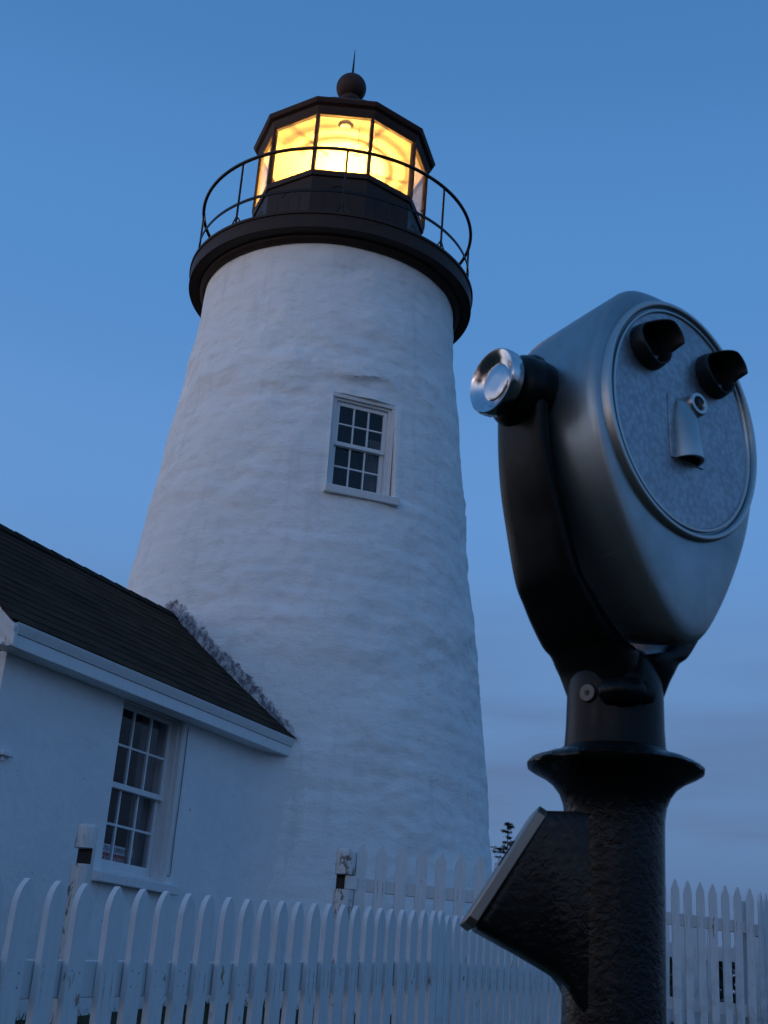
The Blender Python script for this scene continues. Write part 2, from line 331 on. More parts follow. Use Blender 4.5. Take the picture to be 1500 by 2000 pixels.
def thing(name, loc, label, cat, group=None):
    o = bpy.data.objects.new(name, None); o.empty_display_size = .2; COL.objects.link(o); o.location = loc
    tag(o, label, cat, group); return o
def tag(o, label=None, cat=None, group=None, kind=None):
    if label: o['label'] = label
    if cat: o['category'] = cat
    if group: o['group'] = group
    if kind: o['kind'] = kind
    return o
def W(x, y, z): return (x, y, z+E)
def H(l, n, z): return (l*SN+n*CS, l*CS-n*SN, z+E)      # house frame: along, out of the wall, up
def lerp(a, b, t): return a+(b-a)*t
# ------------------------------------------------------------------ ground
mb = MB()
def axis_pts(): 
    p = [i*.5 for i in range(-30, 61)]
    o = 30.0; s = 1.2
    while o < 2400: o += s; s *= 1.22; p.append(o)
    o = -15.0; s = 1.2
    while o > -2400: o -= s; s *= 1.22; p.insert(0, o)
    return p
gx = axis_pts(); gy = axis_pts(); nx = len(gx)
mb.v = [(x, y, gz(x, y)+(.035*noise.noise(Vector((x*1.7, y*1.7, 0))) if abs(x) < 30 and abs(y) < 40 else 0)) for y in gy for x in gx]
mb.f = [(j*nx+i, j*nx+i+1, (j+1)*nx+i+1, (j+1)*nx+i) for j in range(len(gy)-1) for i in range(nx-1)]
tag(mb.build('ground', M['ground'], smooth=180), kind='structure')
mb = MB()
for i in range(16000):
    x = random.uniform(-4.5, 6); y = random.uniform(2.4, 12.5)
    h = random.uniform(.03, .11)*(1.5 if noise.noise(Vector((x*.8, y*.8, 3))) > .05 else .8); a = random.uniform(0, 6.3); w = .006
    z = gz(x, y)-.01; dx, dy = math.cos(a), math.sin(a); b = random.uniform(-.05, .05); c = random.uniform(-.05, .05)
    mb.add([(x-dx*w, y-dy*w, z), (x+dx*w, y+dy*w, z), (x+b*.5+dx*w*.6, y+c*.5+dy*w*.6, z+h*.6), (x+b, y+c, z+h)], [(0, 1, 2), (0, 2, 3)])
tag(mb.build('grass', M['blade'], smooth=0), kind='stuff')

# ------------------------------------------------------------------ lighthouse
LH = thing('lighthouse', (AX.x, AX.y, gz(*AX)-.1), 'tall white rubble lighthouse with black gallery and glowing yellow lantern', 'lighthouse')
PZ = [-.4, 1.0, 1.71, 2.20, 2.70, 3.04, 3.30, 3.81, 4.29, 4.51, 4.73, 5.30, 5.56, 6.04, 6.47, 7.05, 7.49, 7.81, 8.27]
PR = [2.50, 2.375, 2.31, 2.262, 2.214, 2.171, 2.14, 2.070, 2.005, 1.970, 1.938, 1.872, 1.845, 1.790, 1.742, 1.668, 1.618, 1.594, 1.575]
WA, WHA, WZ0, WZ1 = R(-70.35), R(11.9), 5.07, 6.222     # window: middle angle, half angle, sill, head
def tower_disp(a, z):
    r = interp(z, PZ, PR); p = Vector((math.cos(a)*r, math.sin(a)*r, z))
    d = .024*noise.noise(Vector((p.x*1.2, p.y*1.2, p.z*2.0)))
    d += .015*noise.noise(Vector((p.x*2.8+9, p.y*2.8, p.z*4.8)))
    d += .0075*noise.noise(Vector((p.x*6.5, p.y*6.5+4, p.z*10)))
    d += .0035*noise.noise(Vector((p.x*14, p.y*14, p.z*22+7)))
    d += .022*noise.noise(Vector((p.x*.55+3, p.y*.55, p.z*.8)))
    d *= .45+1.25*max(0, min(1, .5+noise.noise(Vector((p.x*.7, p.y*.7+11, p.z*1.0)))))
    d *= 1 if z < 7.9 else max(.15, (8.27-z)/.37)
    # rounded stone courses under the whitewash
    sa = a*r; zw = z+.055*noise.noise(Vector((p.x*1.3, p.y*1.3, z*.9+5))); row = zw/.205; ri = math.floor(row)
    am = max(0, min(1, .55+.9*noise.noise(Vector((p.x*.8+4, p.y*.8, z*.9)))))
    d += .0075*am*(abs(math.sin(math.pi*row))**.6-.65)*min(1, max(0, (8.2-z)/.5))
    ph = noise.noise(Vector((ri*7.3, 1.7, 2.2)))*3; sw = sa/(.40+.10*noise.noise(Vector((ri*3.1, 9, 4))))+ph+.35*noise.noise(Vector((sa*1.4, z*3, 2)))
    d += .005*am*(abs(math.sin(math.pi*sw))**.5-.65)*min(1, max(0, (8.2-z)/.5))
    # plaster brow above the window
    da = (a-WA)*r
    if abs(da) < .55:
        zc = 6.485+.10*da+.018*math.sin(da*9); h_ = z-zc
        d += .042*(math.exp(-h_/.13) if h_ > 0 else math.exp(-(h_/.030)**2))*max(0, 1-(da/.40)**2)
        d += .012*math.exp(-((abs(da)-.42)/.05)**2)*(1 if WZ0 < z < WZ1 else 0)
    return r+d
def build_tower():
    mb = MB(); na, nz = 460, 330
    ang = []
    a0, a1 = WA-WHA, WA+WHA
    k = 36
    ang = [lerp(a0, a1, i/k) for i in range(k+1)]
    ang += [lerp(a1, a0+2*math.pi, i/(na-k)) for i in range(1, na-k)]
    n = len(ang)
    zs = [lerp(-.4, WZ0, i/190) for i in range(191)]+[lerp(WZ0, WZ1, i/46) for i in range(1, 47)]+[lerp(WZ1, 8.27, i/80) for i in range(1, 81)]
    iz0, iz1 = 190, 236
    for z in zs:
        for a in ang:
            r = tower_disp(a, z); mb.v.append((AX.x+r*math.cos(a), AX.y+r*math.sin(a), z+E))
    for i in range(len(zs)-1):
        for j in range(n):
            if iz0 <= i < iz1 and j < k: continue
            mb.f.append((i*n+j, i*n+(j+1) % n, (i+1)*n+(j+1) % n, (i+1)*n+j))
    # plastered reveals of the window hole
    loop = [(iz0, j) for j in range(k+1)]+[(i, k) for i in range(iz0+1, iz1+1)]+[(iz1, j) for j in range(k-1, -1, -1)]+[(i, 0) for i in range(iz1-1, iz0, -1)]
    nx_, ny_ = math.cos(WA), math.sin(WA)
    o = len(mb.v)
    for (i, j) in loop:
        x, y, z = mb.v[i*n+j]; d = (x-AX.x)*nx_+(y-AX.y)*ny_; s = 1.58-d
        mb.v.append((x+nx_*s, y+ny_*s, z))
    m = len(loop)
    for q in range(m):
        a, b = loop[q], loop[(q+1) % m]
        mb.f.append((a[0]*n+a[1], b[0]*n+b[1], o+(q+1) % m, o+q))
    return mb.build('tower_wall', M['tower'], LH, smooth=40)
build_tower()

def sash_window(parent, fr, hw, z0, z1, zm, depth_out, depth_in, curtain_side, jamb=.045, head=.05, curtain_top=1.0):
    """fr(u, d, z): u along the wall, d outward. Two sashes of 3 x 2 panes."""
    win = bpy.data.objects.new('window', None); COL.objects.link(win); win.parent = parent; win.location = Vector(fr(0, 0, z0))-parent_base(parent)
    f = MB(); d0, d1 = depth_in, depth_out
    f.box(fr, -hw, -hw+jamb, d0, d1, z0, z1); f.box(fr, hw-jamb, hw, d0, d1, z0, z1)
    f.box(fr, -hw+jamb, hw-jamb, d0, d1, z1-head, z1); f.box(fr, -hw+jamb, hw-jamb, d0, d1-.004, z0, z0+.025)
    f.build('frame', M['wood'], win, bevel=.003)
    w = hw-jamb-.003
    for (za, zb, da, db, hb, ht) in ((zm-.022, z1-head-.003, d1-.060, d1-.028, .044, .045), (z0+.028, zm+.018, d1-.092, d1-.062, .070, .040)):
        s = MB(); st = .043
        s.box(fr, -w, -w+st, da, db, za, zb); s.box(fr, w-st, w, da, db, za, zb)
        s.box(fr, -w+st, w-st, da, db, za, za+hb); s.box(fr, -w+st, w-st, da, db, zb-ht, zb)
        gw = (2*(w-st))/3; gh = (zb-ht-za-hb)
        for i in (1, 2): s.box(fr, -w+st+gw*i-.009, -w+st+gw*i+.009, da+.004, db-.003, za+hb, zb-ht)
        for i in range(3):
            s.box(fr, -w+st+gw*i+(.009 if i else 0), -w+st+gw*(i+1)-(.009 if i < 2 else 0), da+.005, db-.004, za+hb+gh/2-.009, za+hb+gh/2+.009)
        s.build('sash', M['wood'], win, bevel=.002)
        g = MB(); g.box(fr, -w+st-.004, w-st+.004, (da+db)/2-.002, (da+db)/2+.002, za+hb-.004, zb-ht+.004); g.build('pane', M['pane'], win, smooth=0)
    # the dark room behind
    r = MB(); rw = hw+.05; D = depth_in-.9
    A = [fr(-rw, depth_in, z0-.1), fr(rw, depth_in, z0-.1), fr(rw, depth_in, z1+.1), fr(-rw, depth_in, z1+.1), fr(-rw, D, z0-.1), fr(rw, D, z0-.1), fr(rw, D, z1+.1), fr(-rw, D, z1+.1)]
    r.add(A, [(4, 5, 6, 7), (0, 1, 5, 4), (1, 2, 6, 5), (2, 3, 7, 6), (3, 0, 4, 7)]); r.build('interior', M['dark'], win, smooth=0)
    c = MB(); u0, u1 = (hw*.36, hw*.98) if curtain_side > 0 else (-hw*.98, -hw*.36); zt = lerp(z0, z1, curtain_top); pts = []
    nn = 40
    for i in range(nn+1):
        u = lerp(u0, u1, i/nn); d = d1-.16+.018*math.sin(i*1.25)
        pts.append((u, d))
    c.loft([[fr(u, d, zz) for u, d in pts]+[fr(u, d-.004, zz) for u, d in reversed(pts)] for zz in (z0+.02, zt)]); c.build('curtain', M['curtain'], win, smooth=60)
    return win
def WF(u, d, z):     # tower window frame
    nx_, ny_ = math.cos(WA), math.sin(WA); tx, ty = -ny_, nx_
    return (AX.x+nx_*(1.700+d)+tx*u, AX.y+ny_*(1.700+d)+ty*u, z+E)
twin = sash_window(LH, WF, .366, 5.07, 6.235, 5.655, .0, -.10, 1, jamb=.064, head=.085, curtain_top=.66)
for (ua, ub, dc, za_, zb_) in ((-.372, .372, .030, 6.176, 6.230), (.330, .369, .030, 5.09, 6.174), (-.369, -.340, .020, 5.09, 6.174)):
    mb = MB(); mb.box(WF, ua, ub, .002, dc, za_, zb_); mb.build('casing', M['wood'], twin, bevel=.003)
mb = MB(); mb.hexa([WF(-.42, -.08, 4.995), WF(.42, -.08, 4.995), WF(.42, .232, 4.972), WF(-.42, .232, 4.972), WF(-.42, -.08, 5.100), WF(.42, -.08, 5.100), WF(.42, .237, 5.060), WF(-.42, .237, 5.060)])
mb.build('sill', M['wood'], twin, bevel=.008)

# gallery, rail, lantern room
mb = MB()
mb.lathe([(1.50, 8.20+E), (1.615, 8.20+E), (1.655, 8.235+E), (1.66, 8.276+E), (1.785, 8.276+E), (1.80, 8.282+E), (1.80, 8.455+E), (1.815, 8.460+E), (1.815, 8.492+E), (1.79, 8.497+E), (.8, 8.505+E)], AX, 128, cap=False)
gal = mb.build('gallery', M['iron'], LH, smooth=30)
RA0 = R(-85.4)
def pol(r, a, z): return (AX.x+r*math.cos(a), AX.y+r*math.sin(a), z+E)
mb = MB()
mb.tube([pol(1.745, 2*math.pi*i/120, 9.41) for i in range(120)], .0215, 10, True)
mb.build('handrail', M['rail'], LH, smooth=60)
mb = MB()
mb.loft([[pol(1.735, 2*math.pi*i/120, 8.805) for i in range(120)], [pol(1.735, 2*math.pi*i/120, 8.84) for i in range(120)], [pol(1.748, 2*math.pi*i/120, 8.84) for i in range(120)], [pol(1.748, 2*math.pi*i/120, 8.805) for i in range(120)], [pol(1.735, 2*math.pi*i/120, 8.805) for i in range(120)]], cap=False)
mb.build('middle_rail', M['rail'], LH, smooth=40)
for k in range(8):
    a = RA0+k*math.pi/4; mb = MB()
    mb.tube([pol(1.742, a, 8.50), pol(1.742, a, 9.43)], .0135, 8)
    for s in (-1, 1): mb.tube([pol(1.742, a, 8.655), pol(1.742, a+s*.058, 8.50)], .010, 6)
    mb.build('stanchion', M['rail'], LH, smooth=50)
RL = 1.12; LA = R(-88.33)
def dec(r, k, z): a = LA+R(18+36*k); return pol(r, a, z)
PB, PT = 9.575, 10.425
def ring_dec(profile, mat, name, cap=False, parent=LH, bevel=0):
    mb = MB(); mb.loft([[dec(r, k, z) for k in range(10)] for r, z in profile], cap); return mb.build(name, mat, parent, smooth=20, bevel=bevel)
ring_dec([(1.115, 8.49), (1.115, 8.56), (1.10, 8.565), (1.10, 9.50), (1.125, 9.51), (1.135, PB), (1.03, PB+.003), (1.03, 8.50)], M['iron'], 'parapet_wall')
for k in range(10):      # cover strips and thin arcs standing in for shadow lines on the parapet
    a = LA+R(36*k); t = Vector((-math.sin(a), math.cos(a))); nn = Vector((math.cos(a), math.sin(a))); ap = 1.10*math.cos(R(18))
    def PF(u, d, z, a=a): return (AX.x+nn.x*(ap+d)+t.x*u, AX.y+nn.y*(ap+d)+t.y*u, z+E)
    mb = MB()
    for u in (-.17, .0, .17): mb.box(PF, u-.004, u+.004, -.002, .003, 8.57, 9.28)
    pts = [PF(.105*math.cos(q), .006, 9.30+.075*math.sin(q)) for q in [math.pi*i/14 for i in range(15)]]
    mb.tube(pts, .0035, 6)
    mb.build('parapet_panel', M['iron'], LH, smooth=30)
for k in range(10):
    p0, p1 = dec(RL, k, PB), dec(RL, k, PT); a = LA+R(18+36*k)
    mb = MB(); nn = Vector((math.cos(a), math.sin(a), 0)); tt = Vector((-math.sin(a), math.cos(a), 0))
    def BF(u, d, z, c=Vector((AX.x+RL*math.cos(a), AX.y+RL*math.sin(a), 0))): q = c+nn*d+tt*u; return (q.x, q.y, z+E)
    mb.box(BF, -.017, .017, -.045, .018, PB+.003, PT+.01)
    for z in (9.63, 9.86, 10.12, 10.36): mb.tube([BF(-.027, .012, z), BF(.027, .012, z)], .008, 6)
    mb.build('mullion', M['roofiron'], LH, smooth=30)
for k in range(10):
    a = LA+R(36*k); t = Vector((-math.sin(a), math.cos(a))); nn = Vector((math.cos(a), math.sin(a))); ap = (RL-.015)*math.cos(R(18)); hw_ = (RL-.015)*math.sin(R(18))-.014
    def GF(u, d, z): return (AX.x+nn.x*(ap+d)+t.x*u, AX.y+nn.y*(ap+d)+t.y*u, z+E)
    mb = MB(); mb.box(GF, -hw_, hw_, -.004, .004, PB+.004, PT+.005); mb.build('lantern_pane', M['lpane'], LH, smooth=0)
roof = ring_dec([(1.02, PT+.002), (1.12, PT-.004), (1.13, PT+.02), (1.155, PT+.07), (1.16, PT+.10), (1.205, PT+.125), (1.225, PT+.165), (1.225, PT+.185), (1.10, PT+.26), (.62, PT+.66), (.17, PT+.99), (.16, PT+1.00)], M['roofiron'], 'lantern_roof', cap=False)
mb = MB(); mb.lathe([(.17, PT+.985+E), (.185, PT+1.02+E), (.16, PT+1.05+E), (.135, PT+1.07+E), (.13, PT+1.12+E)], AX, 32); mb.sphere((AX.x, AX.y, 11.725+E), .207, 36, 22)
mb.lathe([(.06, 11.915+E), (.035, 11.945+E), (.022, 11.985+E)], AX, 16)
mb.build('ventilator_ball', M['roofiron'], roof, smooth=40)
mb = MB(); mb.lathe([(.017, 11.97+E), (.013, 12.12+E), (.008, 12.28+E), (.002, 12.40+E)], AX, 10); mb.build('lightning_rod', M['rail'], roof, smooth=40)
mb = MB(); mb.loft([[dec(r, k, z) for k in range(10)] for r, z in [(1.075, PT-.012), (1.07, PT+.004), (.60, PT+.05), (.16, PT+.07)]], True); mb.build('lantern_ceiling', M['cream'], LH, smooth=20)
mb = MB(); vx_, vy_, _ = pol(.90, R(-88), 0); mb.lathe([(.10, PT+.03+E), (.10, PT-.012+E), (.066, PT-.045+E), (.02, PT-.047+E)], (vx_, vy_), 28); mb.build('ceiling_vent', M['brass'], LH, smooth=40)
mb = MB()
for i in range(11):
    z = PT-.01-i*.022; x, y, _ = pol(.86, R(-76), 0)
    mb.tube([(x-.004*(i % 2), y, z+E), (x+.004*(i % 2), y+.003, z-.018+E)], .004, 5)
mb.build('chain', M['brass'], LH, smooth=40)
# the lens: stacked prism rings round a lamp, open on one side; gaps shaped to band the lamp light, rings glow a little too
lens = bpy.data.objects.new('lens', None); COL.objects.link(lens); lens.parent = LH; lens.location = Vector(pol(0, 0, 9.30))-parent_base(LH)
BZ = 9.74
def ring_seg(r, z, h, w, a0, a1, n=72):
    mb = MB(); rings = []
    full = abs((a1-a0)-2*math.pi) < 1e-3
    for i in range(n+1):
        a = a0+(a1-a0)*i/n
        rings.append([pol(r-w/2, a, z-h/2), pol(r+w/2, a, z-h*.12), pol(r+w/2, a, z+h*.12), pol(r-w/2, a, z+h/2)])
    mb.loft(rings, not full); return mb
GAP0, GAP1 = R(120), R(205)  # opening shaped to throw a bright patch on the left of the ceiling
for i, (elv, hh_) in enumerate(((-52, .045), (-44, .045), (-36, .045), (-28, .045), (22, .045), (27, .045), (32.5, .045), (43, .010), (52, .009))):
    rr = .325 if elv < 40 else .325-.0065*(elv-40)
    z = BZ+math.tan(R(elv))*rr*.82
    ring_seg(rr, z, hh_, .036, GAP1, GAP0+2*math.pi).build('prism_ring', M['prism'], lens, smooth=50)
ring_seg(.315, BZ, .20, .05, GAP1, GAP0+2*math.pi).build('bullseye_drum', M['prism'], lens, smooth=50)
for a in (R(-60), R(-130), R(15), R(80)):
    mb = MB(); mb.tube([pol(.345, a, 9.32), pol(.345, a, 10.02), pol(.22, a, 10.21)], .009, 6); mb.build('lens_frame', M['brass'], lens, smooth=40)
mb = MB(); mb.sphere(pol(0, 0, BZ), .028, 16, 10, 1.3); mb.build('lamp_bulb', M['bulb'], lens, smooth=60)
mb = MB(); mb.lathe([(.36, 8.5+E), (.36, 9.22+E), (.39, 9.26+E), (.39, 9.31+E), (.05, 9.32+E), (.03, 9.68+E)], AX, 40); mb.build('lens_pedestal', M['brass'], lens, smooth=40)
mb = MB(); mb.lathe([(1.03, 8.506+E), (.3, 8.506+E)], AX, 10, cap=False); mb.build('lantern_floor', M['brass'], LH, smooth=0)

# ------------------------------------------------------------------ white cottage joined to the tower
HS = thing('oil_house', H(8.6, -7.59, 0), 'low white gabled stone building with dark shingle roof against the tower', 'building')
L0, L1 = 6.70, 11.0; NF, NB = -6.30, -8.88; EZ = 2.15
W0, W1, WB, WT = 8.09, 8.957, .80, 2.115
mb = MB()
def HW(l, n, z): return H(l, n, z)
mb.box(H, L0, W0, NF-.35, NF, -.4, EZ); mb.box(H, W1, L1, NF-.35, NF, -.4, EZ)
mb.box(H, W0, W1, NF-.35, NF, -.4, WB)
mb.box(H, L0, L1, NB, NB+.35, -.4, EZ)
# gable wall facing the near end
nm = (NF+NB)/2; top = RIDGE_Z-.10
g = [(NF-.35, -.4), (NF-.35, EZ), (nm, top-.02), (NB+.35, EZ), (NB+.35, -.4)]
mb.loft([[H(L0, n, z) for n, z in g], [H(L0+.35, n, z) for n, z in g]])
wall = mb.build('wall', M['stucco'], HS, smooth=0)
mb = MB(); rings = []
for i in range(26):
    z = lerp(-.4, 2.14, i/25); r_ = interp(z, PZ, PR); aw = math.asin((NF+7.301)/r_); rg = []
    lw_ = 12.381-r_*math.cos(aw); wob = .02*noise.noise(Vector((z*2.2, 3, 1)))
    Lf, Tf = .34+wob*2, .20+wob
    P0 = Vector((lw_-Lf, NF)); P1 = Vector((lw_+.03, NF)); a2 = aw+Tf/r_*1.6; P2 = Vector((12.381-r_*math.cos(a2), -7.301+r_*math.sin(a2)))
    for k_ in range(11):
        t_ = k_/10; q = P0*(1-t_)**2+P1*2*t_*(1-t_)+P2*t_*t_; off = .006*math.sin(math.pi*t_)
        rg.append(H(q.x-off, q.y+off, z))
    rg.append(H(lw_+.25, NF-.06, z)); rings.append(rg)
mb.loft(rings); mb.build('plaster_joint', M['stucco'], HS, smooth=60)
# roof: one lapped course after another, both slopes
def roof_slope(sign):
    mb = MB(); uvs = []
    EN = 1.505; ncourse = 16; t = math.atan(SLOPE); ll = EN/math.cos(t)
    ex = ll/ncourse; La, Lb = 6.475, 12.2; seg = 46
    for c in range(ncourse+1):
        s0 = c*ex; s1 = min(ll, s0+ex+.03)
        def P(l, s, up):
            n = EN-s*math.cos(t); z = RIDGE_Z-EN*SLOPE+s*math.sin(t)
            w = .012*noise.noise(Vector((l*.9, s*1.3, sign*3)))+.004*noise.noise(Vector((l*5, s*5, c)))
            return H(l, RIDGE_N+sign*(n+up*math.sin(t)), z+(up+w)*math.cos(t))
        if s0 >= ll-.01: break
        rings = []
        for i in range(seg+1):
            l = lerp(La, Lb, i/seg); jag = .004*noise.noise(Vector((l*7, c*3.1, 0)))
            rings.append([P(l, s0+jag, .0), P(l, s0+jag, .0065+jag*.5), P(l, s1, .0015), P(l, s1, -.02)])
        o = len(mb.f); mb.loft(rings)
    me = mb.build('roof', M['shingle'], HS, smooth=25)
    m = me.data; uv = m.uv_layers.new(name='UVMap'); b = parent_base(HS)
    for lp in m.loops:
        co = m.vertices[lp.vertex_index].co+b
        l = co.x*SN+co.y*CS; z = co.z-E
        uv.data[lp.index].uv = (l+.15*int((z*7.9)), (z-(RIDGE_Z-EN*SLOPE))/math.sin(t))
    return me
rf = roof_slope(1); rb = roof_slope(-1)
mb = MB()
for i in range(24):
    l0 = 6.47+i*.24; tilt = .006
    mb.loft([[H(l, RIDGE_N-.12, RIDGE_Z-.08+u), H(l, RIDGE_N, RIDGE_Z+.012+u), H(l, RIDGE_N+.12, RIDGE_Z-.08+u), H(l, RIDGE_N+.12, RIDGE_Z-.09+u), H(l, RIDGE_N-.12, RIDGE_Z-.09+u)] for l, u in ((l0, .004), (l0+.255, -.004))])
mb.build('ridge_cap', M['shingle'], rf, smooth=20)
# eave trim: frieze board, moulding, soffit
mb = MB(); mb.box(H, 6.531, 10.62, -6.175, -6.12, 2.132, 2.224); mb.build('fascia', M['trim'], HS, bevel=.004)
mb = MB()
mb.loft([[H(l, n, z) for n, z in ((-6.17, 2.227), (-6.112, 2.227), (-6.108, 2.240), (-6.086, 2.276), (-6.082, 2.298), (-6.17, 2.298))] for l in (6.531, 10.75)]); mb.build('eave_moulding', M['trim'], HS, smooth=30, bevel=.002)
mb = MB(); mb.box(H, 6.50, 10.62, NF+.002, -6.176, 2.136, 2.155); mb.build('soffit', M['trim'], HS)
mb = MB(); mb.box(H, 6.50, 10.6, -9.06, -9.00, 2.10, 2.288); mb.build('fascia', M['trim'], HS, bevel=.004)
t = math.atan(SLOPE)
for s in (1, -1):       # rake boards on the gable
    mb = MB()
    e = 1.515
    def RK(n, dz): return (RIDGE_N+s*n, RIDGE_Z-n*SLOPE-dz)
    for (la, lb, z0_, z1_) in ((6.50, 6.53, .035, .172), (6.485, 6.52, .028, .075)):
        prof = [RK(0, z0_), RK(e, z0_), RK(e-.0, z1_), RK(0, z1_)]
        mb.loft([[H(la, n, z) for n, z in prof], [H(lb, n, z) for n, z in prof]])
    mb.box(H, 6.532, 6.70, RIDGE_N+s*(e-.235), RIDGE_N+s*(e-.105), 2.138, 2.30)
    mb.build('rake_board', M['trim'], HS, bevel=.003)
def HF(u, d, z): return H(8.530+u, NF-.02+d, z)
hwin = sash_window(HS, HF, .452, .822, 2.20, 1.49, -.065, -.22, 1, jamb=.05, head=.05, curtain_top=.97)
mb = MB(); mb.hexa([H(8.0, NF-.20, .735), H(9.06, NF-.20, .735), H(9.06, NF+.075, .728), H(8.0, NF+.075, .728), H(8.0, NF-.20, .850), H(9.06, NF-.20, .850), H(9.06, NF+.08, .800), H(8.0, NF+.08, .800)]); mb.build('sill', M['trim'], hwin, bevel=.006)
for ca, cb_, cd in ((8.928, 8.942, .045), (8.9425, 8.956, .006), (8.092, 8.112, .03)):
    mb = MB(); mb.box(H, ca, cb_, NF-.125, NF-cd, .80, 2.147); mb.build('casing', M['wood'], hwin, bevel=.003)
mb = MB(); mb.tube([H(8.99, NF+.012, 2.10), H(8.993, NF+.013, 1.6), H(8.988, NF+.012, 1.2), H(8.99, NF+.013, .98), H(8.985, NF+.02, .90), H(8.955, NF+.03, .868), H(8.93, NF+.03, .872)], .005, 8); mb.build('cable', M['cable'], HS, smooth=60)

mb = MB(); mb.box(H, 6.79, 6.90, NF+.001, NF+.045, 1.435, 1.462); mb.box(H, 6.82, 6.84, NF+.001, NF+.02, 1.40, 1.434); mb.build('wall_bracket', M['trim'], HS, bevel=.003)
# the card sign standing inside the window
SG = thing('window_sign', H(8.56, NF-.26, .90), 'small red and white notice card standing inside the low building window', 'sign')
def SF(u, d, z): return H(8.56+u, NF-.245+d, z)
mb = MB(); mb.hexa([SF(-.30, -.004, .905), SF(.19, -.004, .905), SF(.19, 0, .905), SF(-.30, 0, .905), SF(-.30, -.004, .985), SF(.20, -.004, .985), SF(.20, 0, .985), SF(-.30, 0, .985)]); mb.build('red_panel', M['signr'], SG, smooth=0)
mb = MB(); mb.hexa([SF(-.30, -.004, .988), SF(.235, -.004, .988), SF(.235, 0, .988), SF(-.30, 0, .988), SF(-.30, -.004, 1.055), SF(.26, -.004, 1.055), SF(.26, 0, 1.055), SF(-.30, 0, 1.055)]); mb.build('white_panel', M['signw'], SG, smooth=0)
def lettering(text, name, mat, size, u, z, parent):
    cu = bpy.data.curves.new(name, 'FONT'); cu.body = text; cu.size = size; cu.extrude = .0006
    ob = bpy.data.objects.new(name, cu); COL.objects.link(ob)
    dg = bpy.context.evaluated_depsgraph_get(); me = bpy.data.meshes.new_from_object(ob.evaluated_get(dg)); me.name = name
    bpy.data.objects.remove(ob); bpy.data.curves.remove(cu)
    me.materials.clear(); me.materials.append(mat); b = parent_base(parent)
    for v in me.vertices:
        p = SF(u+v.co.x, .0025+v.co.z, z+v.co.y); v.co = Vector(p)-b
    o = bpy.data.objects.new(name, me); COL.objects.link(o); o.parent = parent
lettering('PRIVATE PROPERTY', 'lettering', M['signk'], .052, -.285, 1.003, SG)
lettering('NO TRESPASSING', 'lettering', M['signw'], .060, -.285, .922, SG)

# ------------------------------------------------------------------ picket fences
def picket_mesh(name, w, t, h, style):
    mb = MB(); out = []
    if style == 'round':
        k = 9; hh = .095; qm = R(62)
        left = [(-w/2, -h), (-w/2, -hh)]+[(-w/2+(w/2)*(1-math.cos(q))/(1-math.cos(qm)), -hh+hh*math.sin(q)/math.sin(qm)) for q in [qm*i/k for i in range(1, k)]]
        out = left+[(0.0, 0.0)]+[(-x, z) for x, z in reversed(left)]
    else:
        k = 5; hh = .085
        left = [(-w/2, -h), (-w/2, -hh), (-w/2+.004, -hh+.018), (-w*.30, -hh*.52), (-w*.15, -hh*.2), (-.004, -.003)]
        out = left+[(0.0, 0.0)]+[(-x, z) for x, z in reversed(left)]
    mb.loft([[(x, -t/2, z) for x, z in out], [(x, t/2, z) for x, z in out]])
    o = mb.build(name, M['picket'], smooth=30); me = o.data; bpy.data.objects.remove(o); return me
def link_picket(me, parent, pos, rz, sc=1.0):
    o = bpy.data.objects.new('picket', me); COL.objects.link(o); o.parent = parent; o.location = Vector(pos)-parent_base(parent)
    o.rotation_euler = (random.uniform(-.010, .010), random.uniform(-.014, .014), rz+random.uniform(-.04, .04)); return o
DN = R(26.69); NFN = -2.673
def NFp(l, n, z): return (l*math.sin(DN)+(NFN+n)*math.cos(DN), l*math.cos(DN)-(NFN+n)*math.sin(DN), z+E)
LS = [2.86, 2.995, 3.133, 3.276, 3.409, 3.578, 3.721, 3.858, 4.002, 4.13, 4.271, 4.408, 4.54, 4.674, 4.809, 4.951, 5.082, 5.216, 5.338, 5.474, 5.593, 5.711, 5.838, 5.965, 6.089, 6.218, 6.311]
ZL = [3.133, 3.578, 4.002, 4.408, 4.809, 5.216, 5.593, 5.965, 6.311]; ZV = [.286, .309, .330, .351, .378, .406, .427, .451, .480]
def ztop(l): return interp(l, [2.5]+ZL, [.262]+ZV)
PM = picket_mesh('picket', .080, .022, 1.08, 'round')
rzn = math.pi/2-DN
def near_fence(label, ls, zfun, la, lb, posts):
    l_mid = (la+lb)/2; x, y, _ = NFp(l_mid, 0, 0)
    f = thing('picket_fence', (x, y, gz(x, y)), label, 'fence')
    for l in ls: link_picket(PM, f, NFp(l, 0, zfun(l)), rzn)
    for dz, hgt in ((-.232, .112), (-.80, .10)):
        mb = MB(); seg = 14; rings = []
        for i in range(seg+1):
            l = lerp(la, lb, i/seg); z = zfun(l)+dz
            rings.append([NFp(l, -.014, z-hgt), NFp(l, -.054, z-hgt), NFp(l, -.054, z), NFp(l, -.014, z)])
        mb.loft(rings); mb.build('rail', M['picket_plain'], f, smooth=30, bevel=.004)
    for l in posts:
        px, py, _ = NFp(l, -.10, 0); mb = MB(); z1 = zfun(l)-.14+E
        mb.box(lambda a, b, c: NFp(l+a, -.105+b, c-E), -.045, .045, -.045, .045, gz(px, py)-.3, z1); mb.build('post', M['picket_plain'], f, bevel=.006)
    return f
M['picket_plain'] = mat_white_wood('weathered_white_rail', 0.0, (.70, .71, .72))
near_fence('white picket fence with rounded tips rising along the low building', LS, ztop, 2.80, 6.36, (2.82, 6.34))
def ztop2(l): return interp(l, [6.36, 6.65, 7.2, 8.4, 9.6, 10.6], [.462, .484, .500, .530, .560, .58])
